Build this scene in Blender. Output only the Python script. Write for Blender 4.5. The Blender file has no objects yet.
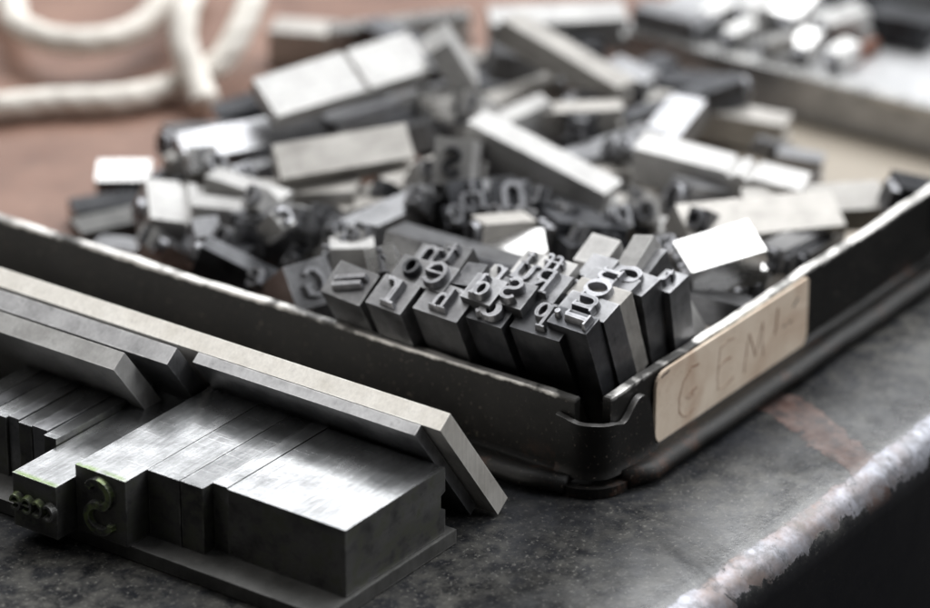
import bpy, bmesh, math, random
from mathutils import Vector, Matrix, Quaternion
R = math.radians
S = 0.001                                     # everything below is written in millimetres
C = bpy.context.scene.collection
SC = bpy.context.scene

# ------------------------------------------------------------------ camera numbers
YAW, PITCH = .6244, .4391
CAM = Vector((-306.1, -203.9, 194.3))
FPX = 4000.0
FW = Vector((math.cos(YAW)*math.cos(PITCH), math.sin(YAW)*math.cos(PITCH), -math.sin(PITCH)))
RT = Vector((math.sin(YAW), -math.cos(YAW), 0))
UP = RT.cross(FW)
def ray(px, py): return FW + RT*((px-465)/FPX) - UP*((py-304)/FPX)
def U(px, py, z):
    d = ray(px, py); return CAM + d*((z-CAM.z)/d.z)
def UY(px, py, y):
    d = ray(px, py); return CAM + d*((y-CAM.y)/d.y)

# ------------------------------------------------------------------ materials
def nodes(name):
    m = bpy.data.materials.new(name); m.use_nodes = True
    nt = m.node_tree; b = nt.nodes['Principled BSDF']
    return m, nt, b
def N(nt, t, **k):
    n = nt.nodes.new(t)
    for a, v in k.items(): setattr(n, a, v)
    return n
def coords(nt, scale=(1,1,1), random_shift=True):
    tc = N(nt, 'ShaderNodeTexCoord'); mp = N(nt, 'ShaderNodeMapping')
    mp.inputs['Scale'].default_value = scale
    nt.links.new(tc.outputs['Object'], mp.inputs['Vector'])
    if random_shift:
        oi = N(nt, 'ShaderNodeObjectInfo'); ml = N(nt, 'ShaderNodeMath', operation='MULTIPLY'); ml.inputs[1].default_value = 37.0
        nt.links.new(oi.outputs['Random'], ml.inputs[0]); nt.links.new(ml.outputs[0], mp.inputs['Location'])
    return mp.outputs['Vector']
def noise(nt, vec, scale, detail=5, rough=.6, dist=0):
    n = N(nt, 'ShaderNodeTexNoise'); n.inputs['Scale'].default_value = scale
    n.inputs['Detail'].default_value = detail; n.inputs['Roughness'].default_value = rough; n.inputs['Distortion'].default_value = dist
    if vec is not None: nt.links.new(vec, n.inputs['Vector'])
    return n.outputs['Fac']
def ramp(nt, fac, stops):
    r = N(nt, 'ShaderNodeValToRGB'); e = r.color_ramp.elements
    while len(e) < len(stops): e.new(.5)
    for i, (p, c) in enumerate(stops):
        e[i].position = p; e[i].color = (c, c, c, 1) if isinstance(c, (int, float)) else (*c, 1)
    nt.links.new(fac, r.inputs['Fac']); return r.outputs['Color']
def mix(nt, fac, a, b, blend='MIX'):
    m = N(nt, 'ShaderNodeMix', data_type='RGBA', blend_type=blend)
    for sock, v in ((m.inputs[0], fac), (m.inputs[6], a), (m.inputs[7], b)):
        if hasattr(v, 'links') or isinstance(v, bpy.types.NodeSocket): nt.links.new(v, sock)
        elif isinstance(v, (int, float)): sock.default_value = v
        else: sock.default_value = (*v, 1)
    return m.outputs[2]
def math_(nt, op, a, b=None, clamp=False):
    m = N(nt, 'ShaderNodeMath', operation=op, use_clamp=clamp)
    for i, v in enumerate((a, b)):
        if v is None: continue
        if isinstance(v, (int, float)): m.inputs[i].default_value = v
        else: nt.links.new(v, m.inputs[i])
    return m.outputs[0]
def bump(nt, b, h, strength, dist):
    n = N(nt, 'ShaderNodeBump'); n.inputs['Strength'].default_value = strength; n.inputs['Distance'].default_value = dist
    nt.links.new(h, n.inputs['Height']); nt.links.new(n.outputs['Normal'], b.inputs['Normal'])

def type_metal(name, light, dark, metal, rough, grime=.5, tint=None, tipz=None, dent=.14):
    m, nt, b = nodes(name)
    v = coords(nt); big = noise(nt, v, 260, 6, .62)
    vs = coords(nt, (1, 1, .09)); scr = noise(nt, vs, 2600, 3, .6)
    fine = noise(nt, v, 2100, 3, .7)
    col = mix(nt, ramp(nt, big, [(.30, 0), (.62, 1)]), dark, light)
    col = mix(nt, .28, col, ramp(nt, scr, [(.3, .35), (.7, 1)]), 'MULTIPLY')
    sp = ramp(nt, noise(nt, v, 700, 5, .7), [(.56, 0), (.74, grime*.8)])
    col = mix(nt, sp, col, tuple(x*.28 for x in dark))
    oi = N(nt, 'ShaderNodeObjectInfo')
    f = N(nt, 'ShaderNodeMapRange'); f.inputs[3].default_value = .68; f.inputs[4].default_value = 1.12
    nt.links.new(oi.outputs['Random'], f.inputs[0])
    cb = N(nt, 'ShaderNodeCombineColor')
    for i in range(3): nt.links.new(f.outputs[0], cb.inputs[i])
    col = mix(nt, 1, col, cb.outputs[0], 'MULTIPLY')
    if tint:
        col = mix(nt, ramp(nt, noise(nt, v, 520, 4, .6), [(.45, 0), (.62, .85)]), col, tint)
    if tipz:
        sx = N(nt, 'ShaderNodeSeparateXYZ'); tc = N(nt, 'ShaderNodeTexCoord'); nt.links.new(tc.outputs['Object'], sx.inputs[0])
        tz = N(nt, 'ShaderNodeMapRange'); tz.inputs[1].default_value = tipz-.0009; tz.inputs[2].default_value = tipz-.0003
        nt.links.new(sx.outputs[2], tz.inputs[0])
        col = mix(nt, math_(nt, 'MULTIPLY', tz.outputs[0], ramp(nt, noise(nt, v, 420, 4, .6), [(.36, .0), (.56, .9)])), col, (.25, .34, .14))
    nt.links.new(col, b.inputs['Base Color'])
    b.inputs['Metallic'].default_value = metal
    # rubbed, brighter edges: where a rounded normal leaves the true one
    bv = N(nt, 'ShaderNodeBevel', samples=4); bv.inputs['Radius'].default_value = .00032
    ge = N(nt, 'ShaderNodeNewGeometry'); dp = N(nt, 'ShaderNodeVectorMath', operation='DOT_PRODUCT')
    nt.links.new(bv.outputs[0], dp.inputs[0]); nt.links.new(ge.outputs['Normal'], dp.inputs[1])
    em = N(nt, 'ShaderNodeMapRange'); em.inputs[1].default_value = .985; em.inputs[2].default_value = .90
    nt.links.new(dp.outputs['Value'], em.inputs[0])
    ew = math_(nt, 'MULTIPLY', em.outputs[0], ramp(nt, noise(nt, v, 480, 4, .7), [(.42, 0), (.60, .75)]))
    col2 = mix(nt, ew, col, tuple(min(1, x*1.25+.12) for x in light))
    nt.links.new(col2, b.inputs['Base Color'])
    # handling scratches in two other directions
    vt = coords(nt, (.03, 1, 1)); vt2 = coords(nt, (1, 1, .025))
    s1 = ramp(nt, noise(nt, vt, 4200, 1, .4), [(.69, 0), (.74, .8)]); s2 = ramp(nt, noise(nt, vt2, 3600, 1, .4), [(.73, 0), (.78, .6)])
    sc2 = mix(nt, .5, s1, s2)
    rr = N(nt, 'ShaderNodeMapRange'); rr.inputs[1].default_value = .25; rr.inputs[2].default_value = .75
    rr.inputs[3].default_value = rough-.06; rr.inputs[4].default_value = rough+.08
    nt.links.new(mix(nt, .25, big, scr), rr.inputs[0])
    nt.links.new(math_(nt, 'ADD', rr.outputs[0], math_(nt, 'MULTIPLY', sc2, .08)), b.inputs['Roughness'])
    dents = noise(nt, v, 130, 3, .5)
    b1 = N(nt, 'ShaderNodeBump'); b1.inputs['Strength'].default_value = dent; b1.inputs['Distance'].default_value = .0008
    nt.links.new(dents, b1.inputs['Height'])
    b2 = N(nt, 'ShaderNodeBump'); b2.inputs['Strength'].default_value = .16; b2.inputs['Distance'].default_value = .0001
    nt.links.new(math_(nt, 'SUBTRACT', mix(nt, .5, fine, scr), math_(nt, 'MULTIPLY', sc2, .5)), b2.inputs['Height'])
    nt.links.new(b1.outputs[0], b2.inputs['Normal']); nt.links.new(b2.outputs[0], b.inputs['Normal'])
    return m
M = {}
M['light'] = type_metal('oxidised_lead', (.52, .51, .495), (.34, .33, .32), .2, .46, .35)
M['mid']   = type_metal('type_metal', (.40, .40, .41), (.21, .21, .218), .85, .33, .6)
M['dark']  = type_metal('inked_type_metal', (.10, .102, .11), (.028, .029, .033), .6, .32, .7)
M['bright']= type_metal('polished_type_metal', (.72, .71, .69), (.56, .55, .54), .85, .27, .25)
M['block'] = type_metal('planed_type_metal', (.60, .605, .61), (.46, .465, .47), .93, .235, .25, dent=.05)
M['warm']  = type_metal('warm_type_metal', (.51, .485, .45), (.33, .31, .285), .2, .46, .4)
M['side']  = type_metal('shaded_stained_metal_side', (.20, .198, .195), (.075, .073, .072), .7, .38, .75, (.13, .135, .105), dent=.1)  # block sides: shade put into a darker colour, with stains on top
M['row']   = type_metal('darkened_type_metal', (.23, .23, .236), (.105, .105, .11), .8, .33, .6)
M['face']  = type_metal('worn_printing_face', (.33, .33, .345), (.13, .13, .138), .75, .38, .65)
M['green'] = type_metal('green_stained_face', (.16, .16, .155), (.06, .06, .057), .6, .42, .6, (.24, .31, .12))
M['greentip'] = type_metal('green_tipped_type_metal', (.58, .585, .59), (.44, .445, .45), .9, .24, .35, None, .0233, dent=.05)
M['strip'] = type_metal('pale_lead_strip', (.74, .71, .66), (.58, .55, .50), .35, .36, .3)

def galley_steel():
    m, nt, b = nodes('black_galley_steel')
    v = coords(nt, random_shift=False)
    n1 = noise(nt, v, 120, 6, .65); n2 = noise(nt, v, 900, 4, .7)
    col = mix(nt, ramp(nt, n1, [(.35, 0), (.7, 1)]), (.005, .0047, .0044), (.014, .013, .012))
    sx = N(nt, 'ShaderNodeSeparateXYZ'); tc = N(nt, 'ShaderNodeTexCoord'); nt.links.new(tc.outputs['Object'], sx.inputs[0])
    z = sx.outputs[2]
    # rust along the foot of the wall, flecks
    low = N(nt, 'ShaderNodeMapRange'); low.inputs[1].default_value = .0045; low.inputs[2].default_value = .0018
    nt.links.new(z, low.inputs[0])
    rust = math_(nt, 'MULTIPLY', low.outputs[0], ramp(nt, noise(nt, v, 210, 6, .7), [(.56, 0), (.72, .7)]))
    col = mix(nt, rust, col, (.085, .04, .025))
    fl = ramp(nt, noise(nt, v, 2600, 2, .5), [(.66, 0), (.74, .5)])
    col = mix(nt, fl, col, (.20, .17, .14))
    # bare worn metal on the rim
    hh = math_(nt, 'ADD', z, math_(nt, 'MULTIPLY', math_(nt, 'SUBTRACT', noise(nt, v, 700, 4, .6), .5), .0008))
    rim = N(nt, 'ShaderNodeMapRange'); rim.inputs[1].default_value = .00985; rim.inputs[2].default_value = .01015
    nt.links.new(hh, rim.inputs[0])
    patch = ramp(nt, noise(nt, v, 150, 4, .6), [(.40, .1), (.50, 1)])
    k = math_(nt, 'MULTIPLY', rim.outputs[0], patch)
    col = mix(nt, k, col, (.74, .72, .69)); nt.links.new(col, b.inputs['Base Color'])
    nt.links.new(math_(nt, 'MULTIPLY', k, .9), b.inputs['Metallic'])
    r = N(nt, 'ShaderNodeMapRange'); r.inputs[3].default_value = .36; r.inputs[4].default_value = .62
    nt.links.new(n1, r.inputs[0]); nt.links.new(r.outputs[0], b.inputs['Roughness'])
    b.inputs['Specular IOR Level'].default_value = .24
    bump(nt, b, mix(nt, .4, n1, n2), .3, .00035)
    return m
M['galley'] = galley_steel()

def floor_mat():
    m, nt, b = nodes('rust_brown_tray_floor')
    v = coords(nt, random_shift=False)
    n1 = noise(nt, v, 45, 6, .65, .4); n2 = noise(nt, v, 420, 5, .7)
    col = mix(nt, ramp(nt, n1, [(.35, 0), (.65, 1)]), (.145, .075, .052), (.25, .145, .105))
    col = mix(nt, ramp(nt, n2, [(.5, 0), (.75, .6)]), col, (.10, .058, .043))
    sx = N(nt, 'ShaderNodeSeparateXYZ'); tc = N(nt, 'ShaderNodeTexCoord'); nt.links.new(tc.outputs['Object'], sx.inputs[0])
    g = N(nt, 'ShaderNodeMapRange'); g.inputs[1].default_value = .075; g.inputs[2].default_value = .045
    nt.links.new(math_(nt, 'ADD', sx.outputs[1], math_(nt, 'MULTIPLY', n1, .02)), g.inputs[0])
    col = mix(nt, g.outputs[0], col, (.30, .26, .21))  # beige towards low Y: window glare put into the floor colour
    nt.links.new(col, b.inputs['Base Color']); b.inputs['Roughness'].default_value = .5
    bump(nt, b, n2, .3, .0003)
    return m
M['tray_floor'] = floor_mat()
M['worn'] = type_metal('worn_bare_steel', (.42, .41, .40), (.22, .21, .20), .85, .32, .5)
M['base'] = type_metal('dull_lead_plate', (.13, .128, .123), (.07, .069, .066), .5, .5, .5)

BY = -18.4                                   # where the bench top starts to roll over its front edge
def bench_mat():
    m, nt, b = nodes('worn_painted_bench_steel')
    v = coords(nt, random_shift=False)
    tc = N(nt, 'ShaderNodeTexCoord'); sx = N(nt, 'ShaderNodeSeparateXYZ'); nt.links.new(tc.outputs['Object'], sx.inputs[0])
    x, y, z = sx.outputs
    n1 = noise(nt, v, 70, 8, .68, .3); n2 = noise(nt, v, 420, 6, .7); n3 = noise(nt, v, 1800, 4, .7)
    col = mix(nt, ramp(nt, n1, [(.38, 0), (.62, 1)]), (.004, .0043, .005), (.022, .023, .026))
    area = ramp(nt, noise(nt, v, 30, 5, .65, .6), [(.40, 0), (.60, 1)])
    dust = math_(nt, 'MULTIPLY', ramp(nt, n2, [(.40, 0), (.62, .75)]), area)
    col = mix(nt, dust, col, (.088, .085, .077))
    col = mix(nt, math_(nt, 'MULTIPLY', ramp(nt, n3, [(.57, 0), (.66, .8)]), math_(nt, 'ADD', area, .25)), col, (.13, .125, .115))
    # chipped patch of reddish primer that reaches the edge, built round a point of the bench
    pc = U(826, 436, 0)*S; pa, pb = U(786, 408, 0), U(868, 466, 0); psl = (pb.x-pa.x)/(pb.y-pa.y)
    dx = math_(nt, 'SUBTRACT', x, pc.x); dy = math_(nt, 'SUBTRACT', y, pc.y)
    wob = math_(nt, 'MULTIPLY', math_(nt, 'SUBTRACT', noise(nt, v, 120, 7, .66), .5), .009)
    ddx = math_(nt, 'ADD', dx, math_(nt, 'MULTIPLY', dy, -psl))
    e = math_(nt, 'ADD', math_(nt, 'ABSOLUTE', math_(nt, 'ADD', ddx, wob)), math_(nt, 'MULTIPLY', math_(nt, 'ABSOLUTE', dy), .05))
    pm = N(nt, 'ShaderNodeMapRange'); pm.inputs[1].default_value = .0026; pm.inputs[2].default_value = .0024
    nt.links.new(e, pm.inputs[0])
    primer = mix(nt, ramp(nt, noise(nt, v, 260, 6, .7), [(.35, 0), (.65, 1)]), (.055, .032, .027), (.135, .095, .083))
    primer = mix(nt, ramp(nt, n2, [(.46, 0), (.62, .8)]), primer, (.035, .033, .034))
    col = mix(nt, pm.outputs[0], col, primer)
    rim_line = N(nt, 'ShaderNodeMapRange'); rim_line.inputs[1].default_value = .0041; rim_line.inputs[2].default_value = .0038
    nt.links.new(e, rim_line.inputs[0])
    # paint rubbed through along the rolled edge: chips with ragged outlines
    ny = noise(nt, v, 120, 7, .68)
    wy = math_(nt, 'ADD', y, math_(nt, 'MULTIPLY', math_(nt, 'SUBTRACT', ny, .5), .0032))
    a = N(nt, 'ShaderNodeMapRange'); a.inputs[1].default_value = (BY-.7)*S; a.inputs[2].default_value = (BY-1.1)*S
    nt.links.new(wy, a.inputs[0])
    wz = math_(nt, 'ADD', z, math_(nt, 'MULTIPLY', math_(nt, 'SUBTRACT', noise(nt, v, 210, 8, .72), .5), .0065))
    c = N(nt, 'ShaderNodeMapRange'); c.inputs[1].default_value = -.0024; c.inputs[2].default_value = -.00225
    nt.links.new(wz, c.inputs[0])
    nc = noise(nt, v, 105, 8, .74, 1.2)
    chips = ramp(nt, nc, [(.36, 0), (.385, 1)])
    crack = ramp(nt, math_(nt, 'ABSOLUTE', math_(nt, 'SUBTRACT', noise(nt, v, 210, 5, .6, .2), .5)), [(.008, 0), (.05, 1)])
    edge = math_(nt, 'MULTIPLY', math_(nt, 'MULTIPLY', math_(nt, 'MULTIPLY', a.outputs[0], c.outputs[0]), chips), math_(nt, 'ADD', math_(nt, 'MULTIPLY', crack, .4), .6))
    bare = mix(nt, ramp(nt, noise(nt, v, 85, 6, .65), [(.40, 0), (.56, 1)]), (.14, .11, .10), (.26, .265, .295))
    bare = mix(nt, ramp(nt, noise(nt, v, 620, 5, .7), [(.35, .55), (.6, 0)]), bare, (.06, .055, .055))
    col = mix(nt, edge, col, bare)
    # black front face
    fz = N(nt, 'ShaderNodeMapRange'); fz.inputs[1].default_value = -.0016; fz.inputs[2].default_value = -.0034
    nt.links.new(z, fz.inputs[0])
    front = mix(nt, ramp(nt, n3, [(.6, 0), (.72, .5)]), (.012, .012, .0135), (.045, .042, .04))
    col = mix(nt, math_(nt, 'MULTIPLY', fz.outputs[0], math_(nt, 'SUBTRACT', 1.0, c.outputs[0])), col, front)
    nt.links.new(col, b.inputs['Base Color'])
    nt.links.new(math_(nt, 'MULTIPLY', edge, .7), b.inputs['Metallic'])
    ys = N(nt, 'ShaderNodeMapRange'); ys.inputs[1].default_value = -.006; ys.inputs[2].default_value = BY*S
    ys.inputs[3].default_value = .04; ys.inputs[4].default_value = .75
    nt.links.new(wy, ys.inputs[0])
    gl = ramp(nt, noise(nt, v, 52, 7, .7, .5), [(.36, .15), (.64, 1.35)])
    nt.links.new(math_(nt, 'MULTIPLY', ys.outputs[0], gl), b.inputs['Specular IOR Level'])
    near = N(nt, 'ShaderNodeMapRange'); near.inputs[1].default_value = -.004; near.inputs[2].default_value = (BY-1)*S
    near.inputs[3].default_value = .58; near.inputs[4].default_value = .22
    nt.links.new(wy, near.inputs[0])
    rr = math_(nt, 'ADD', near.outputs[0], math_(nt, 'MULTIPLY', math_(nt, 'SUBTRACT', n2, .5), .35))
    er = N(nt, 'ShaderNodeMix', data_type='FLOAT')
    nt.links.new(edge, er.inputs[0]); nt.links.new(rr, er.inputs[2]); er.inputs[3].default_value = .31
    nt.links.new(er.outputs[0], b.inputs['Roughness'])
    hgt = math_(nt, 'SUBTRACT', mix(nt, .45, n1, n2), math_(nt, 'MULTIPLY', math_(nt, 'MAXIMUM', pm.outputs[0], edge), .55))
    hgt = math_(nt, 'ADD', hgt, math_(nt, 'MULTIPLY', n3, .30))
    zone = N(nt, 'ShaderNodeMapRange'); zone.inputs[1].default_value = (BY+.4)*S; zone.inputs[2].default_value = (BY-.8)*S
    zone.inputs[3].default_value = 1.0; zone.inputs[4].default_value = .22
    nt.links.new(y, zone.inputs[0]); hgt = math_(nt, 'MULTIPLY', hgt, zone.outputs[0])
    bump(nt, b, hgt, .4, .00016)
    return m
M['bench'] = bench_mat()

def paper_mat():
    m, nt, b = nodes('aged_paper')
    v = coords(nt, random_shift=False)
    n1 = noise(nt, v, 160, 6, .65); n2 = noise(nt, v, 1500, 4, .7)
    col = mix(nt, ramp(nt, n1, [(.35, 0), (.65, 1)]), (.66, .53, .41), (.80, .68, .55))
    col = mix(nt, ramp(nt, n2, [(.62, 0), (.74, .55)]), col, (.30, .19, .12))
    col = mix(nt, ramp(nt, noise(nt, v, 90, 4, .6, 1.5), [(.52, 0), (.70, .55)]), col, (.50, .34, .24))
    nt.links.new(col, b.inputs['Base Color']); b.inputs['Roughness'].default_value = .75
    bump(nt, b, n1, .2, .0002)
    return m
M['paper'] = paper_mat()
def plain(name, c, rough, metal=0, vary=.25, sc=400):
    m, nt, b = nodes(name); v = coords(nt)
    n = noise(nt, v, sc, 5, .65)
    col = mix(nt, ramp(nt, n, [(.35, 0), (.65, 1)]), tuple(x*(1-vary) for x in c), tuple(min(1, x*(1+vary)) for x in c))
    nt.links.new(col, b.inputs['Base Color']); b.inputs['Roughness'].default_value = rough; b.inputs['Metallic'].default_value = metal
    bump(nt, b, n, .2, .0002); return m
def pencil():
    m, nt, b = nodes('faded_brown_pencil'); v = coords(nt, random_shift=False)
    n = noise(nt, v, 1300, 5, .75); n2 = noise(nt, v, 240, 3, .6)
    k = math_(nt, 'MULTIPLY', ramp(nt, n, [(.30, .15), (.52, 1)]), ramp(nt, n2, [(.34, .35), (.56, 1)]))
    nt.links.new(mix(nt, k, (.72, .59, .465), (.27, .135, .08)), b.inputs['Base Color']); b.inputs['Roughness'].default_value = .8
    return m
M['ink'] = pencil()
M['inkdark'] = plain('dark_ink_mark', (.10, .075, .06), .8)
M['rope'] = plain('white_cotton_rope', (.70, .66, .60), .9, 0, .12, 700)
M['slab'] = plain('grey_steel_slab', (.50, .50, .505), .34, .45, .2, 160)
M['rust'] = plain('red_brown_brass', (.17, .075, .05), .45, .4)

# ------------------------------------------------------------------ mesh helpers
def link(name, bm, mat, parent=None, matrix=None, smooth=False):
    me = bpy.data.meshes.new(name)
    bmesh.ops.recalc_face_normals(bm, faces=bm.faces)
    bm.to_mesh(me); bm.free()
    if mat: me.materials.append(mat)
    for p in me.polygons: p.use_smooth = smooth
    o = bpy.data.objects.new(name, me); C.objects.link(o)
    if matrix is not None: o.matrix_world = matrix
    if parent: o.parent = parent
    return o
def tag(o, label, cat, group=None):
    o['label'] = label; o['category'] = cat
    if group: o['group'] = group
    return o
def prism(profile, axis_pts, bm):
    """profile: list of 2-D points; axis_pts: two functions mapping a profile point to 3-D."""
    a = [bm.verts.new(axis_pts[0](p)) for p in profile]; b = [bm.verts.new(axis_pts[1](p)) for p in profile]
    n = len(profile)
    for i in range(n): bm.faces.new((a[i], a[(i+1) % n], b[(i+1) % n], b[i]))
    bm.faces.new(a[::-1]); bm.faces.new(b)
def bevel_all(bm, w, seg=2, angle=30):
    es = [e for e in bm.edges if len(e.link_faces) == 2 and e.calc_face_angle(0) > R(angle)]
    bmesh.ops.bevel(bm, geom=es, offset=w, offset_type='OFFSET', segments=seg, profile=.6, affect='EDGES', clamp_overlap=True)
def box_bm(x0, x1, y0, y1, z0, z1, bev=.15):
    bm = bmesh.new()
    prism([(x0*S, y0*S), (x1*S, y0*S), (x1*S, y1*S), (x0*S, y1*S)], (lambda p: (p[0], p[1], z0*S), lambda p: (p[0], p[1], z1*S)), bm)
    if bev: bevel_all(bm, bev*S)
    return bm

# ------------------------------------------------------------------ raised letters: tapered ribbons
def arc(cx, cy, rx, ry, a0, a1, n=14): return [(cx+rx*math.cos(R(a0+(a1-a0)*i/n)), cy+ry*math.sin(R(a0+(a1-a0)*i/n))) for i in range(n+1)]
T, TH = .20, .10
def stem(x, y0, y1, w=T): return ([(x, y0), (x, y1)], w, False)
def serif(x, y, l=.24): return ([(x-l, y), (x+l, y)], .09, False)
def oval(cx, cy, rx, ry): return (arc(cx, cy, rx, ry, 0, 348.75, 31), 'o', True)
G = {
 'o': [oval(.5, .5, .36, .45)], 'O': [oval(.55, .7, .45, .66)],
 'i': [stem(.3, .04, .95), serif(.3, .05), ([(.1, .92), (.3, .96)], .1, False), (arc(.3, 1.32, .06, .06, 0, 315, 8), .12, True)],
 'l': [stem(.3, .04, 1.45), serif(.3, .05), ([(.1, 1.42), (.3, 1.46)], .1, False)],
 'n': [stem(.22, .04, .95), serif(.22, .05), ([(.02, .92), (.22, .96)], .1, False), (arc(.5, .6, .28, .33, 170, 0, 10)+[(.78, .05)], T, False), serif(.78, .05)],
 'u': [stem(.8, .05, .96), serif(.8, .06, .16), (([(.22, .95)]+arc(.5, .4, .28, .33, 180, 350, 10)), T, False), ([(.02, .93), (.22, .96)], .1, False), ([(.6, .93), (.8, .96)], .1, False)],
 'm': [stem(.2, .04, .95), serif(.2, .05), ([(.0, .92), (.2, .96)], .1, False), (arc(.44, .62, .24, .31, 170, 0, 9)+[(.68, .05)], T, False), serif(.68, .05, .2), (arc(.92, .62, .24, .31, 170, 0, 9)+[(1.16, .05)], T, False), serif(1.16, .05, .2)],
 'r': [stem(.25, .04, .95), serif(.25, .05), (arc(.55, .6, .28, .33, 165, 60, 8), .15, False)],
 'c': [(arc(.5, .5, .36, .44, 45, 318, 20), .17, False)],
 'e': [(arc(.5, .5, .36, .44, 0, 318, 22), .16, False), ([(.14, .52), (.86, .52)], .1, False)],
 's': [(arc(.5, .72, .26, .22, 20, 250, 12)+arc(.5, .27, .28, .23, 90, -160, 14), .16, False)],
 'd': [oval(.42, .48, .3, .42), stem(.78, .05, 1.45), serif(.82, .06, .14), ([(.6, 1.42), (.78, 1.46)], .1, False)],
 'p': [oval(.58, .5, .3, .42), stem(.22, -.45, .95), serif(.22, -.44), ([(.02, .92), (.22, .96)], .1, False)],
 'b': [oval(.58, .48, .3, .42), stem(.22, .05, 1.45), ([(.02, 1.42), (.22, 1.46)], .1, False)],
 'h': [stem(.22, .04, 1.45), serif(.22, .05), (arc(.5, .6, .28, .33, 170, 0, 10)+[(.78, .05)], T, False), serif(.78, .05)],
 't': [([(.32, 1.25), (.32, .3)]+arc(.52, .27, .2, .2, 180, 320, 8), .18, False), ([(.1, .93), (.62, .93)], .1, False)],
 'a': [(arc(.45, .68, .26, .25, 160, 0, 8)+[(.71, .15), (.82, .06)], .17, False), oval(.42, .3, .24, .25)],
 'S': [(arc(.5, 1.02, .34, .33, 25, 255, 14)+arc(.5, .38, .38, .35, 90, -155, 16), .2, False), serif(.82, 1.2, .05), serif(.14, .24, .05)],
 'N': [stem(.15, .05, 1.35, .13), stem(1.0, .05, 1.35, .13), ([(.15, 1.35), (1.0, .05)], .24, False), serif(.15, .06, .2), serif(.15, 1.34, .2), serif(1.0, 1.34, .2)],
 'G': [(arc(.58, .7, .46, .64, 48, 330, 24), .2, False), stem(.98, .1, .62), serif(.95, .62, .2)],
 'E': [stem(.2, .05, 1.35), ([(.0, .06), (.85, .06)], .11, False), ([(.0, 1.34), (.82, 1.34)], .11, False), ([(.2, .7), (.62, .7)], .1, False), ([(.83, .05), (.83, .35)], .1, False)],
 'R': [stem(.2, .05, 1.35), (([(.2, 1.32)]+arc(.52, 1.0, .32, .32, 90, -90, 12)+[(.2, .68)]), .15, False), ([(.5, .68), (1.0, .05)], .2, False), serif(.2, .06)],
 'B': [stem(.2, .05, 1.35), (([(.2, 1.32)]+arc(.5, 1.02, .3, .3, 90, -90, 10)+[(.2, .72)]), .14, False), (([(.2, .7)]+arc(.54, .38, .36, .33, 90, -90, 12)+[(.2, .05)]), .16, False)],
 'W': [([(.05, 1.35), (.38, .05)], .22, False), ([(.38, .05), (.68, 1.1)], .12, False), ([(.66, 1.1), (.98, .05)], .22, False), ([(.98, .05), (1.3, 1.35)], .12, False)],
 '/': [([(.1, .0), (.75, 1.3)], .24, False), ([(.5, .0), (1.1, 1.25)], .24, False)],
 'ff': [([(.25, .05), (.25, 1.1)]+arc(.45, 1.12, .2, .2, 180, 40, 8), .18, False), ([(.78, .05), (.78, 1.1)]+arc(.98, 1.12, .2, .2, 180, 40, 8), .18, False), ([(.05, .92), (1.15, .92)], .1, False), serif(.25, .05, .2), serif(.78, .05, .2)],
}
def ribbon(bm, pts, w, closed, h, taper, sc, off):
    n = len(pts); P = [Vector((p[0], p[1])) for p in pts]
    rows = []
    for i in range(n):
        if closed: d = P[(i+1) % n]-P[i-1]
        else: d = P[min(i+1, n-1)]-P[max(i-1, 0)]
        d.normalize(); nr = Vector((-d.y, d.x))
        ww = w
        if w == 'o': ww = .08+.12*abs(nr.x)
        e = Vector((0, 0))
        cap = 0 if closed else (-1 if i == 0 else (1 if i == n-1 else 0))
        def pt(side, z, grow):
            q = P[i]+nr*side*(ww/2+grow)+d*cap*grow
            return bm.verts.new(((q.x*sc+off[0]), (q.y*sc+off[1]), z))
        g = taper/sc
        rows.append((pt(-1, 0, g), pt(-1, h, 0), pt(1, h, 0), pt(1, 0, g)))
    k = n if closed else n-1
    for i in range(k):
        a, b = rows[i], rows[(i+1) % n]
        for j in range(3): bm.faces.new((a[j], b[j], b[j+1], a[j+1]))
        bm.faces.new((a[3], b[3], b[0], a[0]))
    if not closed:
        bm.faces.new(rows[0]); bm.faces.new(rows[-1][::-1])
def letter_bm(g, w, t, mirror=True, size=None, relief=.85):
    """letter(s) centred on the shoulder w x t (mm), about as high as they fit"""
    bm = bmesh.new(); strokes = G[g]
    xs = [p[0] for s in strokes for p in s[0]]; ys = [p[1] for s in strokes for p in s[0]]
    gw, gh = max(xs)-min(xs)+.25, max(ys)-min(ys)+.2
    sc = size if size else min(w*1.02/gw, t*.9/gh)
    off = (-(max(xs)+min(xs))/2*sc, -(max(ys)+min(ys))/2*sc)
    for i, (pts, ww, cl) in enumerate(strokes):
        if len(pts) == 2:                       # a few more rows, slightly bowed serifs
            a, b2 = Vector(pts[0]), Vector(pts[1]); pts = [tuple(a.lerp(b2, k/3)) for k in range(4)]
        ribbon(bm, pts, ww if ww == 'o' else ww*.85, cl, relief-.015*i, .15, sc, off)
    if mirror:
        for v in bm.verts: v.co.x = -v.co.x
    for v in bm.verts: v.co *= S
    return bm

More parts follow.
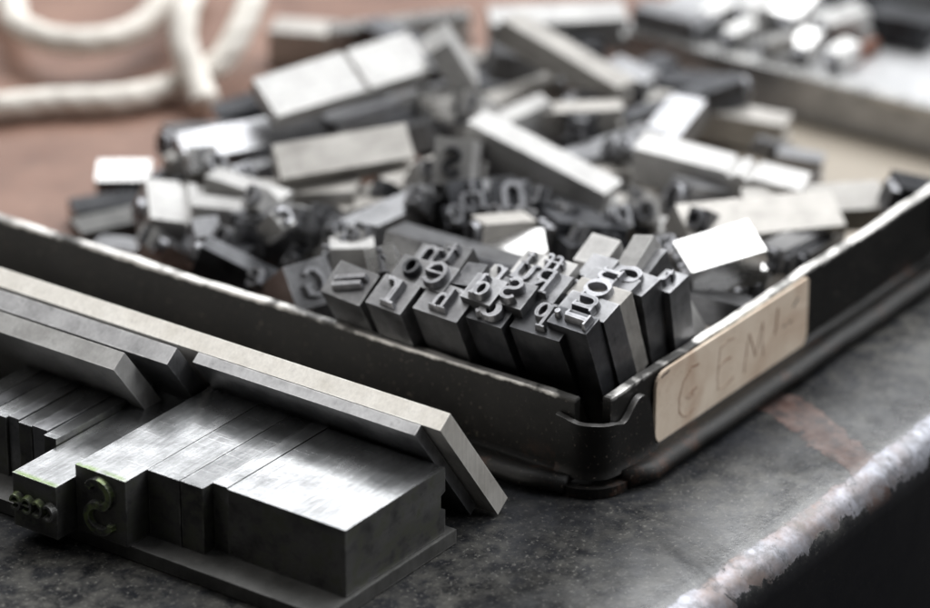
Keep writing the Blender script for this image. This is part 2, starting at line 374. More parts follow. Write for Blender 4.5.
# ------------------------------------------------------------------ a sort: body with nicks and foot groove; letter as its part
def body_bm(w, t, L, nicks=1, jag=0, rng=None):
    """foot at z=0, shoulder at z=L; set width w along x, body t along y"""
    y0, y1 = -t/2, t/2
    prof = [(y0, 0)]
    if t > 2.2: prof = [(y0, 0), (-t*.14, 0), (-t*.10, .7), (t*.10, .7), (t*.14, 0), (y1, 0)]
    else: prof += [(y1, 0)]
    prof += [(y1, L)]
    prof += [(y0, L)]
    z = L*.42
    for k in range(nicks):
        r = min(.55, t*.18); zc = z-k*2.0
        prof += [(y0, zc+r), (y0+r*.75, zc+r*.55), (y0+r, zc), (y0+r*.75, zc-r*.55), (y0, zc-r)]
    bm = bmesh.new()
    prism([(a*S, b*S) for a, b in prof], (lambda p: (-w/2*S, p[0], p[1]), lambda p: (w/2*S, p[0], p[1])), bm)
    bevel_all(bm, .11*S, 2, 50)
    if rng:
        for v in bm.verts:                       # hand-worn, not machine perfect
            f = v.co.z/(L*S)
            v.co.x *= 1+.012*math.sin(f*7+rng); v.co.y *= 1+.012*math.cos(f*5+rng*2)
    return bm
COUNT = [0]
def shade_stain_sides(o):  # all faces but the top take the darker metal, side shade painted in
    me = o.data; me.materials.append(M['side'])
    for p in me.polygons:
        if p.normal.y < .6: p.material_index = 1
def make_sort(matrix, w, t, L, mat, glyph, label, name=None, cat=None, group=None, nicks=1, gsize=None, facemat=None, grot=0, mirror=True, relief=.85):
    COUNT[0] += 1
    nm = name or ('metal_type' if glyph else 'spacing_slug')
    if not glyph:
        o = link(nm, body_bm(w, t, L, nicks, 0, COUNT[0]*1.7), M[mat]); o.matrix_world = matrix
        if mat == 'block': shade_stain_sides(o)
    else:
        o = bpy.data.objects.new(nm, None); C.objects.link(o); o.empty_display_size = .003; o.matrix_world = matrix
        sh = link('shank', body_bm(w, t, L, nicks, 0, COUNT[0]*1.7), M[mat]); sh.parent = o
        if mat == 'greentip': shade_stain_sides(sh)
        gs = glyph if isinstance(glyph, (list, tuple)) else [glyph]
        n = len(gs)
        for i, g in enumerate(gs):
            if grot % 180: bm = letter_bm(g, t/n, w, mirror, gsize, relief)
            else: bm = letter_bm(g, w/n, t, mirror, gsize, relief)
            f = link('letter', bm, M[facemat or ('face' if mat in ('row', 'mid', 'dark', 'light', 'warm', 'bright') else mat)])
            f.parent = o
            offx = ((i+.5)/n-.5)*(t if grot % 180 else w)
            q = Matrix.Rotation(R(grot), 4, 'Z')
            f.matrix_local = Matrix.Translation((0, 0, (L-.03)*S)) @ q @ Matrix.Translation((offx*S, 0, 0))
    return tag(o, label, cat or ('type sort' if glyph else 'spacing slug'), group)
GP = 'loose sorts and spaces heaped in the tray'
def frame(origin, zax, yhint):
    z = zax.normalized(); x = yhint.cross(z).normalized(); y = z.cross(x)
    m = Matrix((x, y, z)).transposed().to_4x4(); m.translation = origin*S
    return m
def lying(label, A, B, w, t, mat='mid', glyph=None, roll=0, nicks=1, flip=False, **k):
    """A: middle of the top face at the letter end, B: at the foot end (photo pixels + height in mm)"""
    a, b = U(*A), U(*B); ax = a-b; L = ax.length; z = ax.normalized()
    up = (Vector((0, 0, 1))-z*z.z).normalized()
    up = Quaternion(z, R(roll)) @ up
    base = b-up*(t/2)
    low = min(a.z, b.z)-t
    print(f'LEN {L:5.1f} low {low:5.1f} x {a.x:.0f},{b.x:.0f} y {a.y:.0f},{b.y:.0f} {label}')
    return make_sort(frame(base, z, -up if flip else up), w, t, L, mat, glyph, label, nicks=nicks, group=GP, **k)
def standing(label, px, py, lean, side, w, t, mat, glyph, L=18.3, yaw=0, dz=0, **k):
    """shoulder centre seen at (px,py); top leans towards -X by lean, towards -Y by side (degrees)"""
    a = Vector((-math.tan(R(lean)), -math.tan(R(side)), 1)).normalized()
    hint = Quaternion(a, R(yaw)) @ (Vector((1, 0, 0))-a*a.x).normalized()
    m = frame(Vector((0, 0, 0)), a, hint)
    low = min((m.to_3x3() @ Vector((sx*w/2, sy*t/2, 0))).z for sx in (-1, 1) for sy in (-1, 1))
    zc = .85-low+a.z*L+dz
    top = U(px, py, zc); base = top-a*L
    m.translation = base*S
    print(f'STD top {top.x:.1f},{top.y:.1f},{top.z:.1f} base {base.x:.1f},{base.y:.1f} {label}')
    return make_sort(m, w, t, L, mat, glyph, label, group='sorts standing along the tray corner', **k)

# ================================================================== THE SETTING: the bench
def bench():
    bm = bmesh.new(); x0, x1 = -700, 900
    prof = [(900, 0), (BY, 0)]
    for i in range(1, 11):
        a = R(90*i/10); prof.append((BY-4.4*math.sin(a), -4.4*(1-math.cos(a))))
    prof += [(BY-4.4, -120)]
    nx = 2
    rows = []
    for k in range(nx):
        xx = x0+(x1-x0)*k/(nx-1)
        rows.append([bm.verts.new((xx*S, p[0]*S, p[1]*S)) for p in prof])
    for j in range(len(prof)-1): bm.faces.new((rows[0][j], rows[1][j], rows[1][j+1], rows[0][j+1]))
    o = link('bench_top', bm, M['bench'], smooth=True); o['kind'] = 'structure'
    # normals up
    return o
bench()

# ================================================================== THE TRAY
H = 10.3
tray = bpy.data.objects.new('type_tray', None); C.objects.link(tray)
tag(tray, 'long black steel tray holding the heap, a paper label on its front wall', 'tray')
YL, XL = 190, 128
bm = box_bm(-.4, XL, -.4, YL, .25, .8, 0); link('tray_floor', bm, M['tray_floor'], tray)
def wave_wall(name, along, lo, hi, outer, inner):
    """sheet-metal wall with a faintly wavy rim"""
    bm = bmesh.new(); n = 60; rows = []
    for i in range(n+1):
        s = lo+(hi-lo)*i/n
        w1 = .10*math.sin(s*.21+outer)+.05*math.sin(s*.63+1); hz = H+.06*math.sin(s*.33)+.05*math.sin(s*.9+2)
        pr = [(outer, .9), (outer, hz-.12), (outer+.12*(1 if inner > outer else -1), hz), (inner-.12*(1 if inner > outer else -1), hz), (inner, hz-.12), (inner, .9)]
        row = []
        for d, z in pr:
            d2 = d+(w1 if z > 5 else 0)
            row.append(bm.verts.new(((d2, s, z) if along == 'y' else (s, d2, z))))
        rows.append(row)
    for v in bm.verts: v.co *= S
    for a, b in zip(rows, rows[1:]):
        for j in range(6): bm.faces.new((a[j], b[j], b[(j+1) % 6], a[(j+1) % 6]))
    bm.faces.new(rows[0]); bm.faces.new(rows[-1][::-1])
    return link(name, bm, M['galley'], tray)
wave_wall('side_wall', 'y', 2.4, YL, -.5, .5)
wave_wall('front_wall', 'x', 1.9, XL, -.5, .5)
# rolled bead at the foot of both walls: wall flares out and rolls under
def bead(name, along, lo, hi, cut):
    bm = bmesh.new(); pr = [(-.45, 2.3), (-.7, 1.75)]
    for i in range(12):
        a = R(128-190*i/11); pr.append((-2.75-1.6*math.cos(a), 1.15+1.05*math.sin(a)))
    pr += [(-3.2, .1), (-.45, .1)]
    n = 40; rows = []
    for i in range(n+1):
        s = lo+(hi-lo)*i/n
        j = .07*math.sin(s*.4)+.05*math.sin(s*1.1+1)
        sh = 1-.35*max(0, 1-(s-lo)/1.6) if cut else 1
        row = []
        for d, z in pr:
            dd = d-j*(1 if z < 2.2 else 0); dd = -.45+(dd+.45)*sh
            row.append(bm.verts.new(((dd, s, z) if along == 'y' else (s, dd, z))))
        rows.append(row)
    for v in bm.verts: v.co *= S
    m = len(pr)
    for a, b in zip(rows, rows[1:]):
        for j in range(m): bm.faces.new((a[j], b[j], b[(j+1) % m], a[(j+1) % m]))
    bm.faces.new(rows[0]); bm.faces.new(rows[-1][::-1])
    return link(name, bm, M['galley'], tray, smooth=True)
bead('rolled_bead', 'y', 2.2, YL, True)
bead('rolled_bead', 'x', 2.4, XL, True)
# corner flap: the side wall carried round the corner and lapped on the front wall
def corner():
    rc = 2.2; pts = []
    for i in range(8): pts.append((-.62, 6.0-(6.0-rc+.62-.62)*i/8, ))
    path = [(-.62, y) for y in (4.2, 3.6, 3.0, 2.6, 2.2)]
    path += [(-.62+rc-rc*math.cos(R(a)), 2.2-(rc+.62)*math.sin(R(a))*1.0) for a in (12, 24, 36, 48, 60, 72, 84)]
    path += [(x, -.66) for x in (1.7, 2.4, 3.1, 3.8, 4.5, 5.2, 5.9, 6.5, 7.1, 7.6, 8.1, 8.5, 8.8, 9.05, 9.2)]
    def top(i):
        x, y = path[i]
        if y > 1.6: return 8.0+.5*max(0, min(1, (y-1.6)/2.4))
        if x < 1.7: return 8.0-.3*max(0, x)/1.7
        u = (x-1.7)/7.5
        if u < .2: return 7.7-.6*(.5-.5*math.cos(math.pi*u/.2))
        if u < .62: return 7.1+1.95*(.5-.5*math.cos(math.pi*(u-.2)/.42))
        return 9.05-6.2*((u-.62)/.38)**3.0
    bm = bmesh.new(); nz = 12; grid = []
    for i, (x, y) in enumerate(path):
        zt = top(i); zb = 1.6
        bul = .0
        col = []
        for k in range(nz+1):
            z = zb+(zt-zb)*k/nz
            lo = max(0, (3.1-z)/1.5)
            # flare out a little at foot
            if x > 1.6: p = (x, y-.5*lo**2, z)
            elif y > 2.0: p = (x-.4*lo**2, y, z)
            else: p = (x-.3*lo**2, y-.3*lo**2, z)
            col.append(bm.verts.new(Vector(p)*S))
        grid.append(col)
    for a, b in zip(grid, grid[1:]):
        for k in range(nz): bm.faces.new((a[k], b[k], b[k+1], a[k+1]))
    bmesh.ops.recalc_face_normals(bm, faces=bm.faces)
    o = link('corner_flap', bm, M['galley'], tray, smooth=True)
    sd = o.modifiers.new('s', 'SOLIDIFY'); sd.thickness = .7*S; sd.offset = 1; sd.material_offset_rim = 1; o.data.materials.append(M['worn'])
    bv = o.modifiers.new('b', 'BEVEL'); bv.width = .16*S; bv.segments = 2; bv.limit_method = 'ANGLE'; bv.angle_limit = R(50)
    ss = o.modifiers.new('ss', 'SUBSURF'); ss.levels = 1; ss.render_levels = 1
    # foot under the notch between the two beads
    b2 = bmesh.new(); pr = []  # quarter disc
    for k in range(11):
        a = R(180+90*k/10); pr.append((2.4+4.9*math.cos(a), 2.4+4.9*math.sin(a)))
    pr += [(2.4, 2.4)]
    prism([(p[0]*S, p[1]*S) for p in pr], (lambda p: (p[0], p[1], .15*S), lambda p: (p[0], p[1], 1.2*S)), b2)
    bevel_all(b2, .3*S, 2, 40)
    link('corner_foot', b2, M['galley'], tray)
    # rivet beside the flap
    b3 = bmesh.new(); bmesh.ops.create_uvsphere(b3, u_segments=14, v_segments=8, radius=.55*S)
    r = link('rivet', b3, M['galley'], tray, smooth=True); r.matrix_world = Matrix.Translation(Vector((8.6, -1.1, 2.75))*S) @ Matrix.Diagonal((1, .5, 1, 1))
corner()
# paper label on the front wall
def paper():
    c = [UY(*p, -.6) for p in ((651, 373), (805, 281), (805, 352), (656, 446))]
    x0, x1 = (c[0].x+c[3].x)/2, (c[1].x+c[2].x)/2
    zt, zb = min((c[0].z+c[1].z)/2, H-.15), (c[2].z+c[3].z)/2
    zb = max(zb, 1.5)
    print('LABEL', [tuple(round(q, 1) for q in p) for p in c], x0, x1, zb, zt)
    pr = []; r = 1.7
    for cx, cz, a0, rr in ((x1-.5, zt-.5, 0, .5), (x0+r, zt-r, 90, r), (x0+r, zb+r, 180, r), (x1-r, zb+r, 270, r)):
        for k in range(7):
            a = R(a0+90*k/6); pr.append((cx+rr*math.cos(a), cz+rr*math.sin(a)))
    bm = bmesh.new()
    prism([(p[0]*S, p[1]*S) for p in pr], (lambda p: (p[0], -.58*S-.0, p[1]), lambda p: (p[0], -.92*S, p[1])), bm)
    bevel_all(bm, .07*S, 1, 60)
    link('paper_label', bm, M['paper'], tray)
    w, h = x1-x0, zt-zb
    st = [  # handwriting in label units
      ([(.27, .78), (.22, .80), (.17, .66), (.145, .45), (.15, .25), (.19, .14), (.25, .18)], .16),
      ([(.19, .42), (.22, .44), (.26, .47)], .3), ([(.20, .38), (.24, .40)], .22),
      ([(.41, .82), (.40, .6), (.395, .42), (.40, .22)], .15), ([(.41, .80), (.46, .84), (.50, .82)], .13), ([(.40, .54), (.45, .58), (.48, .57)], .13), ([(.40, .22), (.45, .20), (.50, .26)], .12),
      ([(.57, .22), (.58, .45), (.60, .74)], .13), ([(.60, .74), (.63, .48), (.645, .34)], .14), ([(.645, .34), (.67, .6), (.69, .78)], .13), ([(.69, .78), (.69, .5), (.70, .28)], .13),
      ([(.79, .84), (.785, .66), (.775, .48)], .22)]
    b = bmesh.new()
    for i, (pts, ww) in enumerate(st):
        P = [Vector((x0+u*w, zb+v*h)) for u, v in pts]
        # resample a smooth, slightly shaky line
        Q = []
        for a, c2 in zip(P, P[1:]):
            for k in range(4): Q.append(a.lerp(c2, k/4)+Vector((.05*math.sin(k*2.1+i), .05*math.cos(k*1.7+i*3))))
        Q.append(P[-1])
        tmp = bmesh.new()
        ribbon(tmp, [(q.x, q.y) for q in Q], ww*1.25, False, .03+.002*i, 0, 1, (0, 0))
        for f in tmp.faces: b.faces.new([b.verts.new(Vector((v.co.x, -.92-v.co.z+.01, v.co.y))*S) for v in f.verts])
        tmp.free()
    link('handwriting', b, M['ink'], tray)
    b = bmesh.new()
    for i, (pts, ww) in enumerate([([(.895, .70), (.93, .80)], .35), ([(.83, .50), (.85, .515)], .3), ([(.868, .505), (.89, .52)], .25), ([(.03, .93), (.08, .97)], .3)]):
        Q = [(x0+u*w, zb+v*h) for u, v in pts]
        Q = [tuple(Vector(Q[0]).lerp(Vector(Q[1]), k/3)+Vector((0, .07*math.sin(k*2)))) for k in range(4)]
        tmp = bmesh.new(); ribbon(tmp, Q, ww*.7, False, .035+.002*i, 0, 1, (0, 0))
        for f in tmp.faces: b.faces.new([b.verts.new(Vector((v.co.x, -.92-v.co.z+.01, v.co.y))*S) for v in f.verts])
        tmp.free()
    link('ink_marks', b, M['inkdark'], tray)
paper()

# ================================================================== ROPE
def rope(pts, rad, label):
    n = len(pts); P = [Vector(p) for p in pts]; path = []
    for i in range(n-1):
        p0, p1, p2, p3 = P[max(i-1, 0)], P[i], P[i+1], P[min(i+2, n-1)]
        for k in range(14):
            t = k/14
            path.append(.5*((2*p1)+(p2-p0)*t+(2*p0-5*p1+4*p2-p3)*t*t+(3*p1-p0-3*p2+p3)*t**3))
    path.append(P[-1])
    bm = bmesh.new(); rows = []; s = 0; seg = 24; up = Vector((0, 0, 1))
    for i, p in enumerate(path):
        d = (path[min(i+1, len(path)-1)]-path[max(i-1, 0)]).normalized()
        if i: s += (p-path[i-1]).length
        x = up.cross(d)
        x = x.normalized() if x.length > .05 else Vector((1, 0, 0)); y = d.cross(x)
        row = []
        for k in range(seg):
            a = 2*math.pi*k/seg
            r = rad*(.93+.09*abs(math.cos(1.5*(a-s*.55))))
            row.append(bm.verts.new((p+x*r*math.cos(a)+y*r*math.sin(a))*S))
        rows.append(row)
    for a, b in zip(rows, rows[1:]):
        for k in range(seg): bm.faces.new((a[k], b[k], b[(k+1) % seg], a[(k+1) % seg]))
    bm.faces.new(rows[0][::-1]); bm.faces.new(rows[-1])
    return tag(link('cotton_rope', bm, M['rope'], smooth=True), label, 'rope')
rz = 2.9
rope([U(206, 104, 3.2), U(196, 78, 5), U(184, 45, 8), U(186, 8, 11), U(206, -28, 12), U(240, -34, 12), U(252, -6, 11), U(238, 34, 8), U(216, 66, 5), U(176, 86, rz), U(120, 99, rz), U(50, 102, rz), U(-30, 106, rz),
      U(-90, 80, rz), U(-80, 20, rz), U(-30, 2, rz), U(8, -2, rz+2), U(18, 24, rz+3), U(55, 40, rz+3), U(105, 40, rz+3), U(142, 26, rz+3), U(165, 2, rz+4), U(200, -30, rz+2)],
     1.8, 'soft off-white cotton rope lying in loops on the brown tray floor')

# ================================================================== SLAB ACROSS THE BACK OF THE TRAY
sl = bpy.data.objects.new('steel_slab', None); C.objects.link(sl)
p0, p1 = U(640, 78, .9), U(930, 152, .9)
ang = math.atan2(p1.x-p0.x, -(p1.y-p0.y))
print('SLAB', p0, p1, math.degrees(ang))
sx0 = (p0.x+p1.x)/2
link('slab_body', box_bm(sx0, sx0+24, 1.2, 64, .9, 6.0, .25), M['slab'], sl)
link('front_lip', box_bm(sx0-.6, sx0+1.6, 1.2, 64, 6.05, 6.9, .2), M['bright'], sl)
tag(sl, 'wide grey steel slab with a bright front lip lying across the far end of the tray', 'steel slab')

# ================================================================== THE FORME IN FRONT OF THE TRAY
def block(label, cpx, zt, lx, wy, h, mat='block', glyphs=None, name=None, gw=None, facemat=None, nicks=0, rot=0, cat=None, gsize=None, group=None):
    """body lying on the base strip; its front right top corner seen at cpx; runs lx away from us, wy to the left"""
    c = U(*cpx, zt)
    # local z = towards us (-X), so the letter end faces the camera
    m = frame(Vector((c.x+lx, c.y+wy/2, zt-h/2)), Vector((-1, 0, 0)), Vector((0, 0, 1)))
    m = Matrix.Translation(c*S) @ Matrix.Rotation(R(rot), 4, 'Z') @ Matrix.Translation(-c*S) @ m
    print('BLK', tuple(round(v, 1) for v in c), label)
    return make_sort(m, wy, h, lx, mat, glyphs, label, name=name, nicks=nicks, facemat=facemat, cat=cat, gsize=gsize, group=group or 'metal pieces lined up in front of the tray')
ZB = 1.7
f0, f1, f2 = U(50, 532, ZB), U(338, 606, ZB), U(415, 562, ZB)
print('BASE', f0, f1, f2)
bx = (f0.x+f1.x)/2
base = link('lead_base_strip', box_bm(bx, bx+22, U(345, 530, 9.23).y-.5, f1.y+75, .15, ZB, .2), M['base'])
tag(base, 'flat dull grey metal strip on the bench under the row of blocks', 'metal strip')
HB = 7.5; ZT = ZB+.03+HB
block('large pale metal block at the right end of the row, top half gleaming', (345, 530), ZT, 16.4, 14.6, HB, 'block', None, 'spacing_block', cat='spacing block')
cR = U(220, 487, ZT)
def blk(label, ycur, front, wy, lx, h, **k):
    c = Vector((cR.x+front, ycur, ZT+(h-HB)))
    m = frame(Vector((c.x+lx, c.y+wy/2, c.z-h/2)), Vector((-1, 0, 0)), Vector((0, 0, 1)))
    g = k.pop('glyphs', None)
    return make_sort(m, wy-.06, h, lx, k.pop('mat', 'block'), g, label, nicks=k.pop('nicks', 0), group='metal pieces lined up in front of the tray', **k)
cRr = U(345, 530, ZT); y = cRr.y+14.75
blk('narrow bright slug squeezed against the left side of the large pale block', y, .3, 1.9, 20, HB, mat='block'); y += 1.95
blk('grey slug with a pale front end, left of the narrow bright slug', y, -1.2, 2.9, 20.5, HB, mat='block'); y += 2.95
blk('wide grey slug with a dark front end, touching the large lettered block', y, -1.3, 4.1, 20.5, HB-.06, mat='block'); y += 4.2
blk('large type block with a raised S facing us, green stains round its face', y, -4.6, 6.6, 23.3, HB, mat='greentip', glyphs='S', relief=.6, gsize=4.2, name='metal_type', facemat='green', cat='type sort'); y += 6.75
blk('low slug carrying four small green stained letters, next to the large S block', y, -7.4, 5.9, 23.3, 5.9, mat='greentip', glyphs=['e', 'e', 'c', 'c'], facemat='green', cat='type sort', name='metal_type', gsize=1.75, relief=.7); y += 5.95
names = ['first', 'second', 'third', 'fourth', 'fifth', 'sixth', 'seventh']
for i, (wd, fr, hh, mt) in enumerate([(1.7, -.5, 6.75, 'block'), (2.0, .2, 6.85, 'mid'), (1.8, .1, 6.8, 'block'), (1.5, .4, 6.9, 'mid'), (2.1, .1, 6.8, 'block'), (1.9, .3, 6.85, 'mid'), (2.2, .2, 6.8, 'block')]):
    blk('thin slug left of the four small green letters, %s from them' % names[i], y, fr, wd, 23, hh, mat=mt, cat='spacing slug', name='spacing_slug'); y += wd+.09

# leaning strips between the row and the tray
TH_ = R(36)
def lean_strip(label, endpx_bottom, xoff, ylo_off, length, Ls, t, mat):
    e = U(*endpx_bottom, 0.3)
    bm = bmesh.new(); a = Vector((-math.sin(TH_), 0, math.cos(TH_))); td = Vector((math.cos(TH_), 0, math.sin(TH_)))
    prof = [(0, 0), (t, 0), (t, Ls), (0, Ls)]
    def P(p, yy): return (a*p[1]+td*p[0]+Vector((0, yy, 0)))*S
    prism(prof, (lambda p: P(p, 0), lambda p: P(p, length)), bm); bevel_all(bm, .14*S)
    o = link('leaning_strip', bm, M[mat]); o.location = Vector((e.x+xoff, e.y+ylo_off, .25))*S
    print('STRIP', e.x+xoff, e.y+ylo_off)
    return tag(o, label, 'metal strip', 'strips leaning between the blocks and the tray')
E0 = (498, 514)
lean_strip('longest pale metal strip, leaning nearest the tray wall with its end past the blocks', E0, 0, 0, 110, 17.0, 2.1, 'strip')
lean_strip('thin grey strip lying flush against the front of the longest pale strip', E0, -1.75, 2.2, 28.5, 16.2, 1.25, 'mid')
lean_strip('middle dark grey leaning strip, between the longest strip and the shortest one', E0, -4.3, 31.6, 90, 17.0, 2.1, 'mid')
lean_strip('front leaning strip with a scuffed edge, over the thin slugs', E0, -8.5, 35.2, 90, 17.0, 2.2, 'light')

# ================================================================== STANDING SORTS ALONG THE TRAY CORNER
standing('sort with two slanting strokes, leftmost standing in the corner row', 350, 283, 34, 4, 5.2, 4.2, 'row', '/', gsize=2.3, grot=90, L=16.6)
standing('grey sort with a blue-tinged letter, right of the slanting-stroke sort', 393, 294, 29, 3, 4.5, 4.0, 'row', 'r', L=16.6)
standing('wide sort with an upright h near the middle of the corner row', 445, 301, 27, 2, 5.6, 4.2, 'row', 'h', L=16.6, gsize=1.9)
standing('dark sort with a small ringed a, just left of the big p sort', 494, 308, 26, 1, 4.6, 4.2, 'dark', 'a', L=16.6)
standing('wide dark sort with a big p right at the tray corner', 545, 319, 26, 0, 6.2, 4.4, 'dark', 'p', L=16.6, gsize=2.1)
standing('sort with a dark oval o in the second row above the blue-tinged letter', 413, 270, 29, 0, 4.2, 3.2, 'row', 'o', gsize=2.0, facemat='dark')
standing('sort with an e in the second row, between the oval o and the triangle edge', 437, 277, 27, 0, 3.6, 3.6, 'row', 'e')
standing('sort with a t in the third row, topmost of the left clump of faces', 452, 257, 28, -4, 3.6, 3.4, 'row', 't')
standing('sort with an n in the third row, left of the topmost t', 430, 259, 28, 2, 3.8, 3.2, 'row', 'n')
standing('blank narrow spacer with a triangular lit edge behind the h sort', 470, 274, 22, -8, 2.6, 3.4, 'row', None, cat='spacing slug', name='spacing_slug')
standing('sort with a round d in the second row behind the ringed a', 484, 289, 24, 2, 3.8, 3.6, 'row', 'd')
standing('sort with an s in the second row behind the left of the big p', 513, 293, 24, 0, 4.2, 3.6, 'row', 's')
standing('sort with an R in the second row directly behind the big p', 545, 285, 23, 0, 4.6, 4.0, 'row', 'R')
standing('sort with an ff in the third row above the R', 553, 270, 22, 0, 4.2, 3.4, 'light', 'ff')
standing('sort with a u in the third row, left of the ff', 526, 276, 23, 2, 4.0, 3.2, 'light', 'u')
standing('pale sort with an r in the third row, behind the s', 500, 279, 25, 6, 3.4, 3.0, 'light', 'r')
standing('small sort with a c, squeezed between the h sort and the ringed a sort', 469, 293, 26, 4, 2.6, 3.0, 'row', 'c', gsize=1.7, L=17.2)
standing('small sort with an e, squeezed between the s sort and the big p', 524, 302, 25, 0, 2.6, 2.8, 'row', 'e', gsize=1.7, L=17.4)
standing('small sort with a b, beside the R and behind the file of four', 566, 288, 22, 0, 2.6, 3.0, 'row', 'b', gsize=1.4, L=18)
standing('small pale sort with a t, rearmost of the middle clump of faces', 531, 262, 24, 0, 2.8, 3.0, 'light', 't', gsize=1.5, L=18.3)
# the file of four at the corner, then those beside the front wall
standing('nearest sort of the file of four beside the label wall, face i', 573, 320, 22, 0, 2.5, 5.0, 'dark', 'i', yaw=88, L=17.6)
standing('second sort of the file of four beside the label wall, face u', 588, 306, 20, -1, 3.0, 6.0, 'row', 'u', yaw=88, gsize=2.6, L=17.8)
standing('third sort of the file of four beside the label wall, face o', 599, 293, 18, -1, 3.0, 6.4, 'warm', 'o', yaw=88, gsize=3.0, L=18)
standing('farthest sort of the file of four beside the label wall, face n', 610, 281, 16, -1, 2.8, 6.0, 'row', 'n', yaw=88, gsize=2.4, L=18)
standing('sort with a lone large o, right of the file of four', 630, 280, 15, 0, 3.4, 5.6, 'row', 'o', yaw=86, gsize=2.8, L=17.6)
standing('sort with a wedge-shaped blank top behind the lone large o', 640, 259, 20, -6, 4.4, 4.0, 'row', None, L=17.8, cat='spacing slug', name='spacing_slug')
standing('pale blank slug standing tallest behind the wedge-topped one', 634, 252, 26, -14, 2.6, 5.2, 'light', None, L=19.4, cat='spacing slug', name='spacing_slug')
standing('pale cube-ended spacer, left of the tallest pale slug', 597, 250, 26, 0, 3.6, 4.0, 'light', None, L=18.4, cat='spacing slug', name='spacing_slug')
standing('grey spacer in the gap behind the farthest sort of the file of four', 598, 267, 22, 0, 3.2, 3.4, 'row', None, L=18.4, cat='spacing slug', name='spacing_slug')
standing('upright sort with a pale flank at the right end of the standing row', 668, 281, 11, 0, 2.8, 3.6, 'row', 't', gsize=1.6, L=16.6)

# ================================================================== THE HEAP (photo pixels + height)
L_ = lying
L_('sort with a G face turned to us at the left end of the corner row', (304, 261, 13), (262, 296, 3.0), 5.2, 5.2, 'mid', 'G', roll=6, gsize=2.3)
L_('flat grey sort under the G sort, against the tray wall', (325, 296, 9.3), (268, 282, 7), 3.6, 3.4, 'mid', None)
L_('gleaming white sort lying by the label wall with small letters on its end', (683, 257, 13.5), (757, 235, 15), 5.6, 4.4, 'bright', 'm', roll=-14)
L_('small sort with an o facing us, leftmost in the cluster under the gleaming sort', (746, 272, 8.5), (790, 240, 5), 2.6, 2.6, 'mid', 'o', roll=8)
L_('small sort with an n in the cluster behind the label, second from left', (757, 262, 9.4), (800, 230, 6), 2.6, 2.6, 'mid', 'n', roll=0)
L_('small sort with an s at the top of the cluster behind the label', (773, 247, 10.5), (812, 228, 7), 2.8, 2.6, 'mid', 's', roll=-8)
L_('small sort with a u at the right of the cluster behind the label', (782, 254, 9), (822, 226, 6), 2.4, 2.4, 'mid', 'u')
L_('sort with an open c poking out beside the upright pale-flanked sort', (692, 287, 10.5), (752, 303, 9), 3.0, 3.4, 'mid', 'c', roll=0)
L_('short dark peg standing in the gap under the open c sort', (697, 315, 5), (706, 346, 1.5), 1.2, 1.2, 'mid', None)
L_('long pale slug lying flat behind the gleaming sort', (683, 222, 11), (838, 207, 9), 5.0, 4.2, 'warm', None, roll=-32)
L_('long pale slug behind and right of the other pale slug, end nearing the far wall', (745, 202, 9), (884, 194, 8), 4.2, 4.0, 'warm', None, roll=-26)
L_('black sort with an m face wedged in the tray corner at far right', (897, 178, 11), (955, 190, 9), 5, 4.6, 'dark', 'm')
L_('long white notched slug slanting across the right of the heap', (640, 140, 12.5), (806, 182, 10), 4.6, 4.6, 'light', None, nicks=2, roll=-4, flip=True)
L_('square-ended sort with a round face, just above the long pale slug', (682, 181, 11), (722, 186, 9), 4.2, 4.4, 'mid', 'o')
L_('small ring-topped sort left of the square-ended one', (645, 200, 10.5), (640, 225, 3), 3.4, 2.8, 'light', 'o')
L_('small pale quad under the ring-topped sort', (663, 216, 8), (668, 236, 5), 2.4, 2.6, 'light', None)
L_('low grey-beige slug on the floor in front of the steel slab', (650, 95, 6), (788, 120, 5), 4.2, 4.0, 'warm', None)
L_('small grey sort with a lit end, on the bare floor by the steel slab', (778, 150, 5), (824, 158, 4.5), 3.0, 3.4, 'mid', None)
L_('pinkish white slug sloping down from the top of the heap', (512, 16, 17), (628, 84, 12), 4.8, 3.2, 'warm', None, roll=8)
L_('white slug lying level behind the pinkish slug', (490, 16, 12), (625, 10, 12), 4.6, 4.2, 'light', None, roll=-10)
L_('broad pale quad tipped towards us at the top of the heap', (448, 32, 19), (478, 78, 13), 6.6, 3.0, 'light', None)
L_('largest off-white slug at the top left of the heap', (265, 98, 15), (420, 50, 17), 6.4, 2.4, 'light', None, roll=-27, nicks=1, flip=True)
L_('blue-white polished slug running under the largest off-white slug', (182, 147, 10), (392, 108, 11), 4.8, 3.6, 'mid', None, roll=-20)
L_('beige slug lying in front of the blue-white polished one', (277, 162, 13), (410, 140, 14), 4.6, 3.0, 'warm', None, roll=-36)
L_('short gleaming quad alone on the brown floor at the left of the heap', (97, 170, 5), (150, 170, 5), 4.6, 3.0, 'bright', None, roll=-9)
L_('cream sort standing proud in the middle of the heap, its letter turned to us', (455, 138, 18), (476, 146, 5), 4.4, 5.4, 'light', 'S', gsize=2.2, facemat='dark', roll=-4)
L_('long pale slug slanting down to the right from the proud cream sort', (476, 116, 15), (614, 188, 10.5), 3.4, 4.2, 'light', None, roll=-8)
L_('grey slug beneath the largest off-white slug', (330, 122, 11), (462, 84, 12), 4.4, 4.4, 'mid', None)
L_('bright small quad in the gap right of the beige slug', (398, 103, 11.5), (430, 92, 12), 3.0, 3.4, 'light', None)
L_('small blue-grey quad just left of the proud middle sort', (418, 92, 13), (452, 90, 13), 3.6, 3.4, 'bright', None)
L_('light bar pointing up to the right behind the proud middle sort', (492, 122, 10), (546, 98, 12), 3.4, 3.4, 'light', None)
L_('level light bar behind the middle of the heap', (540, 108, 11), (622, 104, 11), 3.2, 3.4, 'warm', None)
